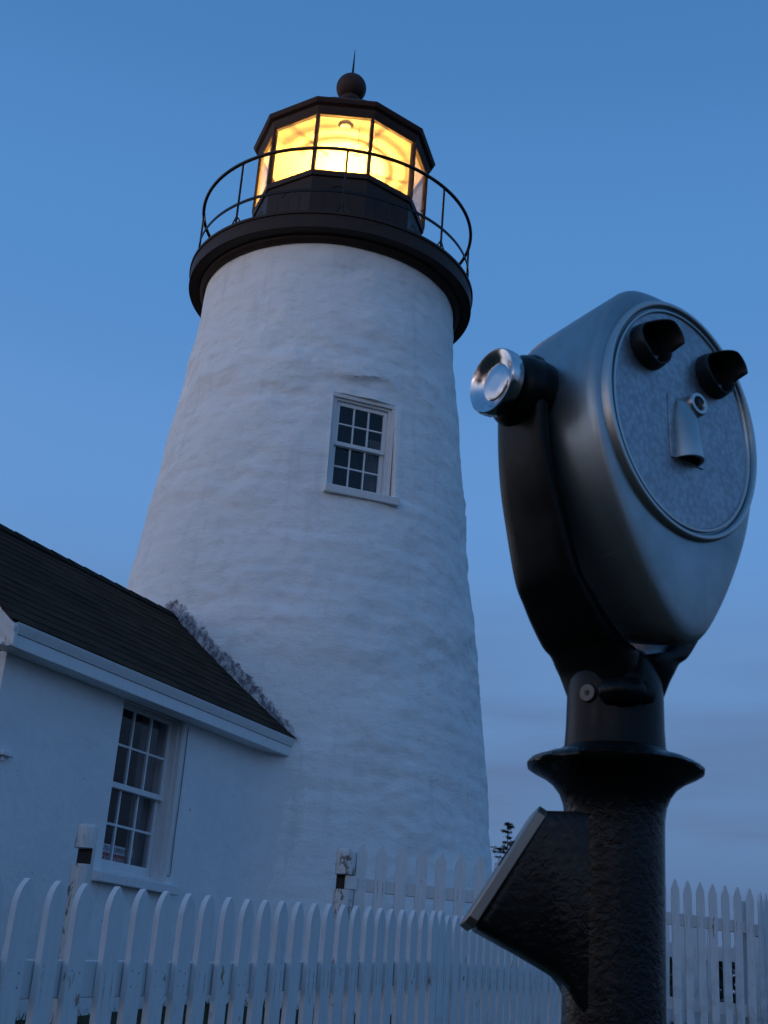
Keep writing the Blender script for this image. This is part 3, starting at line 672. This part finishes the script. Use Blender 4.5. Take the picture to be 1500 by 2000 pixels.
near_fence('lower run of white pickets half hidden behind the coin box of the viewer', [6.405+.112*i for i in range(27)], ztop2, 6.37, 9.4, (9.38,))

FD = Vector((.96764, .25235)); FN = Vector((.25235, -.96764)); FOFF = -9.282
def FFp(l, n, z): return (l*FD.x+(FOFF*-1)*0+(FN.x*(FOFF+n))+0, l*FD.y+FN.y*(FOFF+n), z+E)
fz = math.atan2(FD.y, FD.x)
FMA = picket_mesh('picket', .080, .022, 1.12, 'point'); FMB = picket_mesh('picket', .062, .022, 1.14, 'point')
def far_top(l): return interp(l, [2.3, 2.45, 3.2, 5.0, 5.7], [1.11, 1.108, 1.105, 1.085, 1.070])
def far_fence(label, ls, me, la, lb):
    x, y, _ = FFp((la+lb)/2, 0, 0); f = thing('picket_fence', (x, y, gz(x, y)), label, 'fence')
    for l in ls: link_picket(me, f, FFp(l, 0, far_top(l)), fz)
    for dz, hgt in ((-.250, .090), (-.86, .09)):
        mb = MB(); rings = []
        for i in range(7):
            l = lerp(la, lb, i/6); z = far_top(l)+dz
            rings.append([FFp(l, -.013, z-hgt), FFp(l, -.050, z-hgt), FFp(l, -.050, z), FFp(l, -.013, z)])
        mb.loft(rings); mb.build('rail', M['picket_plain'], f, smooth=30, bevel=.003)
    return f
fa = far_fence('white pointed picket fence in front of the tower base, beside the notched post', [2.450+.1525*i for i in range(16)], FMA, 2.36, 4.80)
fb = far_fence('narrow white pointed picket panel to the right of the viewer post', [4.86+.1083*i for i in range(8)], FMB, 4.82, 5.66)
for l in (4.815, 5.64):
    px, py, _ = FFp(l, -.10, 0); mb = MB(); mb.box(lambda a, b, c: FFp(l+a, -.10+b, c), -.048, .048, -.048, .048, gz(px, py)-.3-E, .98); mb.build('post', M['picket_plain'], fb, bevel=.006)
# return run receding to the right
cx, cy, _ = FFp(5.70, -.02, 0); rd = Vector((math.sin(R(38)), math.cos(R(38))))
fc = thing('picket_fence', (cx+rd.x, cy+rd.y, gz(cx+rd.x, cy+rd.y)), 'white picket fence run at the right edge turning away from the narrow panel', 'fence')
for i in range(20):
    d = .05+.115*i; x, y = cx+rd.x*d, cy+rd.y*d; link_picket(FMB, fc, (x, y, 1.062+E+.002*i), math.pi/2-R(38))
def RCp(d, n, z): return (cx+rd.x*d+rd.y*n, cy+rd.y*d-rd.x*n, z+E)
for z0 in (.72, .12): 
    mb = MB(); mb.box(RCp, 0, 2.35, -.05, -.013, z0, z0+.09); mb.build('rail', M['picket_plain'], fc, bevel=.003)
# the far side of the little yard, seen only through the gaps
fd = thing('picket_fence', (3.6, 12.6, gz(3.6, 12.6)), 'back picket fence seen through the gaps of the narrow panel', 'fence')
for i in range(24):
    x = 2.0+.150*i; y = 12.3+.16*i*.15; link_picket(FMA, fd, (x, y, .98+E), R(9))
for z0 in (.62, .06):
    mb = MB(); mb.box(lambda a, b, c: (2.0+a*math.cos(R(9))-b*math.sin(R(9)), 12.3+a*math.sin(R(9))+b*math.cos(R(9)), c+E), -.1, 3.6, .013, .05, z0, z0+.13); mb.build('rail', M['picket_plain'], fd, bevel=.003)

# round gateposts with a notch cut through for a rail
def notched_post(px, py, ztop_, hole, ang, parent=None, label=None):
    r = .0735; n = 40; z0 = gz(px, py)-.3
    root = parent or thing('gate_post', (px, py, gz(px, py)), label, 'post')
    # two half-shells left of and right of the slot would split the post, so the slot is a dark pocket let into its face
    mb = MB()
    za, zb = hole[0]+E, hole[1]+E; zt = ztop_+E
    def ring(z, rr=r, cut=False):
        out = []
        for j in range(n):
            a = 2*math.pi*j/n; x, y = rr*math.cos(a), rr*math.sin(a)
            if cut:
                ca, sa = math.cos(ang), math.sin(ang); u = x*ca+y*sa
                if u > -.008: x -= (u+.008)*ca; y -= (u+.008)*sa
            out.append((px+x, py+y, z))
        return out
    slope = lambda rg, k: [(x, y, z+k*((x-px)*math.cos(ang)+(y-py)*math.sin(ang))) for x, y, z in rg]
    rings = [ring(z0), ring(za-.001), ring(za, cut=True), ring(zb, cut=True), ring(zb+.001), ring(zt-.03), ring(zt-.012, r*.93), ring(zt, r*.74)]
    mb.loft(rings); mb.build('post', M['post'], root, smooth=35)
    d = MB(); ca, sa = math.cos(ang), math.sin(ang)
    def QF(u, v, z): return (px+u*ca-v*sa, py+u*sa+v*ca, z)
    d.box(QF, -.006, -.002, -.070, .070, za+.002, zb-.002); d.build('mortise', M['notch_shade'], root, smooth=0)  # near-black plate paints the shade inside the slot
    return root
p1 = notched_post(-1.897, 9.20, 1.045, (.775, .882), R(-127), None, 'round white peeling gatepost with dark empty notch near the low window')
notched_post(-.085, 9.585, 1.052, (.768, .872), R(-120), fa)
mb = MB(); mb.box(lambda a, b, c: FFp(a, b, c), 2.335, 2.42, .0, .035, .772, .868); mb.build('rail_end', M['picket_plain'], fa, bevel=.003)

# ------------------------------------------------------------------ distant spruce
def spruce(px, py, top, base, lean):
    t = thing('spruce_tree', (px, py, base), 'small dark spruce on the skyline between the tower and the viewer', 'tree')
    tr = MB(); Hh = top-base
    tr.tube([(px, py, base), (px+.02, py, base+Hh*.5), (px, py, top)], [.13, .07, .012], 8)
    cr = MB(); rnd = random.Random(5); z = top-.05
    lvl = 0
    while z > base+1.2:
        depth = top-z; rad = .12+.50*depth**.85 if depth < 2.4 else .10+.40*2.4**.85+.12*(depth-2.4)
        nb = rnd.choice((3, 4, 5))
        for b in range(nb):
            a = rnd.uniform(0, 6.28); rr = rad*rnd.uniform(.55, 1.1)
            if rnd.random() < .15 and depth > .4: continue
            pts = []
            for s in range(5):
                q = s/4; pts.append(Vector((px+math.cos(a)*rr*q, py+math.sin(a)*rr*q, z-.16*rr*q+.22*rr*q*q)))
            tr.tube(pts, [.012, .010, .008, .006, .003], 4)
            for c in range(int(36+80*rr)):
                q = rnd.uniform(.35, 1.05); i = min(3, int(q*4)); p = pts[i].lerp(pts[i+1], min(1, q*4-i))
                p = p+Vector((rnd.gauss(0, .05), rnd.gauss(0, .05), rnd.gauss(.01, .03)))
                d = Vector((rnd.gauss(0, 1), rnd.gauss(0, 1), rnd.gauss(.1, .5))).normalized()*rnd.uniform(.05, .11); w = Vector((rnd.gauss(0, 1), rnd.gauss(0, 1), rnd.gauss(0, 1))).normalized()*.030
                cr.add([p-w, p+w, p+d], [(0, 1, 2)])
        z -= rnd.uniform(.13, .24); lvl += 1
    for c in range(70):
        p = Vector((px+rnd.gauss(0, .07), py+rnd.gauss(0, .07), top-abs(rnd.gauss(.05, .09)))); d = Vector((rnd.gauss(0, 1), rnd.gauss(0, 1), rnd.gauss(.4, .5))).normalized()*.09; w = Vector((rnd.gauss(0, 1), rnd.gauss(0, 1), 0)).normalized()*.02
        cr.add([p-w, p+w, p+d], [(0, 1, 2)])
    tr.build('trunk', M['bark'], t, smooth=50); cr.build('crown', M['needle'], t, smooth=0)
spruce(6.78, 60.0, 8.28+E, gz(6.78, 60), 0)

# ------------------------------------------------------------------ dark low shrubs behind the right-hand fence
mb = MB(); rnd = random.Random(23)
for i in range(9000):
    x = rnd.uniform(2.5, 9.5); y = 15.2+rnd.gauss(0, .45); g_ = gz(x, y)
    topz = g_+.85+.16*noise.noise(Vector((x*1.3, 0, 2)))+.10*noise.noise(Vector((x*4, 1, 2))); z = g_+(topz-g_)*rnd.random()**.75
    d = Vector((rnd.gauss(0, 1), rnd.gauss(0, 1), rnd.gauss(.2, .8))).normalized(); w = Vector((rnd.gauss(0, 1), rnd.gauss(0, 1), rnd.gauss(0, .6))).normalized()*rnd.uniform(.025, .05); p = Vector((x, y, z))
    mb.add([p-w, p+w, p+d*rnd.uniform(.08, .17)], [(0, 1, 2)])
tag(mb.build('shrubs', M['needle'], smooth=0), kind='stuff')

# ------------------------------------------------------------------ dark woods behind and to the left of the viewpoint
mb = MB(); rnd = random.Random(11)
for i in range(46):
    az_ = R(168+rnd.uniform(-3, 3)+i*2.85); dist = rnd.uniform(24, 36); px, py = math.sin(az_)*dist, math.cos(az_)*dist
    h = rnd.uniform(6.5, 11); rad = rnd.uniform(1.5, 2.4); zb = gz(px, py)
    mb.tube([(px, py, zb-.2), (px, py, zb+h)], [.16, .02], 6)
    for c in range(900):
        q = rnd.random()**.7; rr = rad*(1-q)*rnd.uniform(.3, 1.05)+.08; a = rnd.uniform(0, 6.283)
        p = Vector((px+rr*math.cos(a), py+rr*math.sin(a), zb+.5+(h-.4)*q-rr*.15)); d = Vector((math.cos(a), math.sin(a), rnd.uniform(-.5, .1))).normalized()*rnd.uniform(.4, .95); w = Vector((-math.sin(a), math.cos(a), rnd.uniform(-.3, .3)))*rnd.uniform(.2, .42)
        mb.add([p-w, p+w, p+d], [(0, 1, 2)])
tag(mb.build('woods', M['needle'], smooth=0), kind='stuff')

# ------------------------------------------------------------------ coin-operated binocular viewer
VX, VY = .2190, 1.1240
BV = thing('binocular_viewer', (VX, VY, gz(VX, VY)), 'coin-operated binocular viewer with oval hammered face on a black post', 'binocular viewer')
YAW, PIT = R(33.74), R(3.32); S = .7
NFv = Vector((math.sin(YAW)*math.cos(PIT), -math.cos(YAW)*math.cos(PIT), math.sin(PIT))); AXv = Vector((math.cos(YAW), math.sin(YAW), 0)); UPv = NFv.cross(AXv)
PC = Vector((.2636, 1.0500, .5173+E))       # middle of the face plate
def HD(x, v, w): p = PC+AXv*(x*S)+UPv*(v*S)+NFv*(w*S); return (p.x, p.y, p.z)      # head frame, in units of 0.7 m
PV = Vector((.2185, 1.1235, .5350+E))
N0 = Vector((math.sin(YAW), -math.cos(YAW), 0))
def YK(x, v, w): p = PV+AXv*(x*S)+Vector((0, 0, 1))*(v*S)+N0*(w*S); return (p.x, p.y, p.z)
# shell outline: an egg with a broad top and a narrow foot
OV = [(.186, .0), (.185, .038), (.179, .066), (.164, .090), (.136, .114), (.10, .1305), (.06, .1435), (.02, .1495), (-.02, .1490), (-.06, .1440), (-.10, .1340), (-.14, .1195), (-.18, .1005), (-.22, .0785), (-.255, .0560), (-.28, .0370), (-.297, .0180), (-.303, .0)]
def outline(sc=1.0, dv=0.0, n=96):
    vs_ = [p[0] for p in OV]; hs = [p[1] for p in OV]
    pts = [(h, v) for v, h in OV]+[(-h, v) for v, h in reversed(OV[1:-1])]
    # resample by length with smoothing
    P = [Vector(p) for p in pts]; m = len(P)
    dense = []
    for i in range(m):
        p0, p1, p2, p3 = P[(i-1) % m], P[i], P[(i+1) % m], P[(i+2) % m]
        for k in range(8):
            t_ = k/8; dense.append(.5*((2*p1)+(p2-p0)*t_+(2*p0-5*p1+4*p2-p3)*t_*t_+(3*p1-p0-3*p2+p3)*t_**3))
    ln = [0]
    for i in range(len(dense)): ln.append(ln[-1]+(dense[(i+1) % len(dense)]-dense[i]).length)
    res = []; j = 0
    for i in range(n):
        q = ln[-1]*i/n
        while ln[j+1] < q: j += 1
        f_ = (q-ln[j])/max(1e-9, ln[j+1]-ln[j]); p = dense[j].lerp(dense[(j+1) % len(dense)], f_); res.append(p)
    c = Vector((0, -.03))
    return [(c.x+(p.x-c.x)*sc, c.y+(p.y-c.y)*sc+dv) for p in res]
mb = MB()
def foot(v, w): return v*(1-.17*min(1, max(0, -w-.02)/.18)**1.1) if v < 0 else v
mb.loft([[HD(x, foot(v, w), w) for x, v in outline(sc)] for sc, w in ((.60, .001), (.90, -.003), (.960, -.007), (.982, -.0095), (.993, -.0125), (.999, -.0165), (1.0, -.022), (.999, -.06), (.998, -.10), (.995, -.135), (.992, -.165), (.975, -.182), (.94, -.193), (.88, -.199), (.5, -.202))])
body = mb.build('housing', M['alloy'], BV, smooth=50)
EA, EB = .1392, .1698
def ell(a, b, n=96): return [(a*math.cos(2*math.pi*i/n), b*math.sin(2*math.pi*i/n)) for i in range(n)]
mb = MB()
mb.loft([[HD(x, v, w) for x, v in ell(EA-d, EB-d)] for d, w in ((.0, -.010), (.0, .0060), (.0025, .0085), (.006, .0085), (.0085, .0060), (.0100, .0025), (.0115, .0025), (.0125, .0055), (.0155, .0060), (.018, .0030), (.0185, .0))], cap=False)
mb.build('face_ring', M['alloy'], BV, smooth=50)
mb = MB(); mb.loft([[HD(x, v, w) for x, v in ell(EA-d, EB-d)] for d, w in ((.017, -.004), (.0175, .0035), (.05, .0042), (.12, .0045))]); mb.build('face_plate', M['hammered'], BV, smooth=50)
for sx in (-1, 1):      # eyecups with flared side wings
    mb = MB(); n = 56; rings = []
    def rim(q):
        c1 = max(0, math.cos((q-R(20))*.5))**2; c1 = max(0, min(1, (c1-.42)/.46)); c1 = c1*c1*(3-2*c1); c2 = max(0, math.cos((q-R(215))*.5))**8
        return .017+.022*c1+.006*c2
    cxx, cvv = sx*.061, .083
    for rr, tt in ((.0322, 0.0), (.0318, .35), (.0304, .75), (.0301, .96), (.0292, 1.0), (.0281, .99), (.0270, .90), (.0256, .5), (.0244, .12), (.010, .10)):
        rings.append([HD(cxx+rr*math.cos(q), cvv+rr*math.sin(q), .003+rim(q)*tt*1.0) for q in [2*math.pi*j/n for j in range(n)]])
    mb.loft(rings); cup = mb.build('eyecup', M['rubber'], BV, smooth=60)
    g = MB(); g.loft([[HD(cxx+r_*math.cos(q), cvv+r_*math.sin(q), w_) for q in [2*math.pi*j/32 for j in range(32)]] for r_, w_ in ((.0235, .006), (.0235, .0085), (.018, .0105), (.004, .0112))]); g.build('eyepiece_lens', M['lead'], cup, smooth=60)
# nose guard: a half round hood, open below
mb = MB(); n = 22; rings = []
for v, hw_, pr_ in ((.026, .008, .003), (.022, .0165, .010), (.012, .0195, .016), (-.012, .0205, .021), (-.040, .0210, .024), (-.064, .0215, .026)):
    rings.append([HD(hw_*math.cos(q), v, .002+pr_*math.sin(q)) for q in [math.pi*j/n for j in range(n+1)]]+[HD(hw_*.84*math.cos(q), v, .002+pr_*.82*math.sin(q)) for q in [math.pi*(n-j)/n for j in range(n+1)]])
mb.loft(rings); nose = mb.build('nose_guard', M['alloy'], BV, smooth=50)
mb = MB(); mb.loft([[HD(.030, .026, w), HD(-.030, .026, w), HD(-.030, -.066, w), HD(.030, -.066, w)] for w in (.001, .0062)]); mb.build('nose_plate', M['hammered'], nose, bevel=.0008)
mb = MB(); mb.loft([[HD(.013+r_*math.cos(q), .019+r_*math.sin(q), w_) for q in [2*math.pi*j/28 for j in range(28)]] for r_, w_ in ((.0165, .004), (.0165, .0190), (.0145, .0215), (.0105, .0215), (.0085, .0190), (.0080, .0120))]); mb.build('nose_boss', M['alloy'], nose, smooth=40)
# yoke: two broad arms that curve down into the neck
ARM = [(-.166, .052, .014, .030), (-.168, .044, .020, .060), (-.170, .028, .025, .078), (-.1705, .0, .025, .086), (-.168, -.06, .024, .088), (-.158, -.12, .026, .094), (-.140, -.18, .028, .102), (-.120, -.240, .030, .108), (-.102, -.266, .036, .112), (-.083, -.290, .042, .116), (-.058, -.315, .056, .118), (-.0365, -.326, .073, .118), (-.0325, -.340, .063, .114), (-.030, -.354, .054, .106), (-.028, -.380, .044, .088)]
def smooth_rows(rows, m=5):
    out = []
    for i in range(len(rows)-1):
        p0, p1, p2, p3 = rows[max(0, i-1)], rows[i], rows[i+1], rows[min(len(rows)-1, i+2)]
        for k in range(m):
            t = k/m; out.append(tuple(.5*((2*b)+(c-a)*t+(2*a-5*b+4*c-d)*t*t+(3*b-a-3*c+d)*t**3) for a, b, c, d in zip(p0, p1, p2, p3)))
    return out+[rows[-1]]
def arm(sx):
    rings = []
    for x, v, t_, w_ in smooth_rows(ARM):
        n = 20; rg = []
        for j in range(n):
            q = 2*math.pi*j/n; cq, sq = math.cos(q), math.sin(q)
            px_ = math.copysign(abs(cq)**.55, cq); pw = math.copysign(abs(sq)**.55, sq)
            rg.append(YK(sx*x+px_*t_/2, v, pw*w_/2))
        rings.append(rg)
    mb = MB(); mb.loft(rings); return mb
for sx in (1, -1): arm(sx).build('yoke_arm', M['gloss'], BV, smooth=60)
def XL(x, r0, r1, n=40): return [YK(x, r1*math.sin(2*math.pi*j/n), r1*math.cos(2*math.pi*j/n)) for j in range(n)]
for sx in (-1, 1):
    mb = MB(); mb.loft([XL(sx*x, 0, r_) for x, r_ in ((.140, .045), (.148, .049), (.168, .051), (.186, .048), (.192, .043), (.2, .030), (.212, .028))]); mb.build('pivot_hub', M['gloss'], BV, smooth=40)
    mb = MB(); n = 64
    def knob(x, r_, rib=False): return [YK(sx*x, (r_-(.0012 if (rib and j % 2) else 0))*math.sin(2*math.pi*j/n), (r_-(.0012 if (rib and j % 2) else 0))*math.cos(2*math.pi*j/n)) for j in range(n)]
    mb.loft([knob(.2055, .037), knob(.2065, .0440), knob(.209, .0455, True), knob(.2205, .0455, True), knob(.2235, .0446), knob(.2250, .0430), knob(.2246, .0418), knob(.2200, .0330), knob(.2165, .0275), knob(.2160, .0255), knob(.2172, .0240), knob(.2176, .0230), knob(.2176, .010), knob(.2176, .002)]); mb.build('tilt_knob', M['chrome'], BV, smooth=40)
# neck, collar and post
mb = MB(); c = (VX, VY)
mb.lathe([(.028, .312+E), (.0385, .300+E), (.0424, .284+E), (.0428, .268+E), (.0432, .245+E), (.0440, .232+E), (.0445, .225+E), (.048, .2235+E), (.050, .2205+E), (.056, .2185+E)], c, 72); mb.build('neck', M['gloss'], BV, smooth=50)
mb = MB()
mb.lathe([(.040, .2215+E), (.056, .2190+E), (.066, .2165+E), (.074, .2130+E), (.0772, .2098+E), (.0768, .2070+E), (.072, .2040+E), (.062, .1990+E), (.054, .1930+E), (.048, .1850+E), (.0445, .1760+E), (.0430, .1650+E), (.0428, .15+E)], c, 96)
for i, (x, y, z) in enumerate(mb.v):    # thick chipped paint along the lip
    dx, dy = x-c[0], y-c[1]; rr = math.hypot(dx, dy)
    if rr > .05:
        q = noise.noise(Vector((dx*60, dy*60, z*60)))*.0014; mb.v[i] = (x+dx/rr*q, y+dy/rr*q, z+q*.5)
mb.build('collar', M['cast'], BV, smooth=50)
mb = MB(); mb.lathe([(.0428, .152+E), (.0425, .02+E), (.0420, -.3+E), (.0420, gz(VX, VY)+.05)], c, 72); mb.build('post', M['cast'], BV, smooth=50)
mb = MB(); mb.lathe([(.042, gz(VX, VY)+.09), (.060, gz(VX, VY)+.055), (.12, gz(VX, VY)+.04), (.125, gz(VX, VY)-.02)], c, 48); mb.build('base_flange', M['cast'], BV, smooth=40)
# coin box leaning out to the left
cb = [(.2190, .1680), (.1560, .1645), (.1530, .1600), (.1005, .0700), (.1030, .0655), (.1400, .0490), (.1600, .0395), (.1700, .0345), (.1770, .0270), (.1830, .0150), (.1900, .0040), (.2190, -.0100)]
mb = MB(); hw_ = .029
def cbring(dy, ins):
    cx_, cz_ = .180, .095
    return [(cx_+(x-cx_)*(1-ins), VY+dy, cz_+(z-cz_)*(1-ins)+E) for x, z in cb]
mb.loft([cbring(-hw_-.004, .10), cbring(-hw_-.002, .04), cbring(-hw_+.003, .0), cbring(hw_-.003, .0), cbring(hw_+.002, .04), cbring(hw_+.004, .1)]); box_ = mb.build('coin_box', M['cast'], BV, smooth=35)
a = Vector((.1535, 0, .1635)); b = Vector((.0965, 0, .0690)); dd = (b-a).normalized(); nn = Vector((dd.z, 0, -dd.x)); nn = nn if nn.x < 0 else -nn
mb = MB()
def CP(s_, y_, o_): p = a+dd*s_+nn*o_; return (p.x, VY+y_, p.z+E)
ln_ = (b-a).length
mb.loft([[CP(s_, y_, o_) for s_, y_ in ((-.002, -hw_), (.004, -hw_-.004), (ln_-.004, -hw_-.004), (ln_+.002, -hw_), (ln_+.002, hw_), (ln_-.004, hw_+.004), (.004, hw_+.004), (-.002, hw_))] for o_ in (-.004, .0035, .0055)]); mb.build('coin_plate', M['stone'], BV, smooth=30, bevel=.0012)
mb = MB(); mb.loft([[CP(s_, y_, o_) for s_, y_ in ((.030, -.0015), (.030, .0015), (.055, .0015), (.055, -.0015))] for o_ in (.0056, .0066)]); mb.build('coin_slot', M['lead'], box_, smooth=0)
# lock and clamp boss on the neck
def NK(a_, r_, z): return Vector((VX+r_*math.cos(a_), VY+r_*math.sin(a_), z+E))
def boss(name, mat, a_, z, r0, r1, rad, n=28, parent=BV, cone=.9):
    nrm = Vector((math.cos(a_), math.sin(a_), 0)); tg = Vector((-math.sin(a_), math.cos(a_), 0)); up = Vector((0, 0, 1)); mb = MB()
    mb.loft([[NK(a_, rr, z)+tg*q_*math.cos(2*math.pi*j/n)+up*q_*math.sin(2*math.pi*j/n) for j in range(n)] for rr, q_ in ((r0, rad), (r1-.001, rad), (r1, rad*cone))]); return mb.build(name, mat, parent, smooth=40)
lk = boss('lock', M['lockm'], R(-133), .2672, .036, .0458, .0082)
boss('keyhole', M['lead'], R(-133), .2672, .0455, .0464, .0026, 12, lk)
mb = MB()      # clamp ear with its bolt head, across the front of the neck
q0 = NK(R(-112), .034, .269); q1 = NK(R(-66), .034, .2715)
mb.tube([q0, NK(R(-108), .0425, .2675), NK(R(-94), .0455, .268), NK(R(-82), .0455, .2685), q1], [.009, .0115, .0125, .0125, .010], 20); mb.build('clamp', M['gloss'], BV, smooth=60)
boss('clamp_bolt', M['gloss'], R(-66), .2690, .036, .0500, .0098, 6, BV, .85)
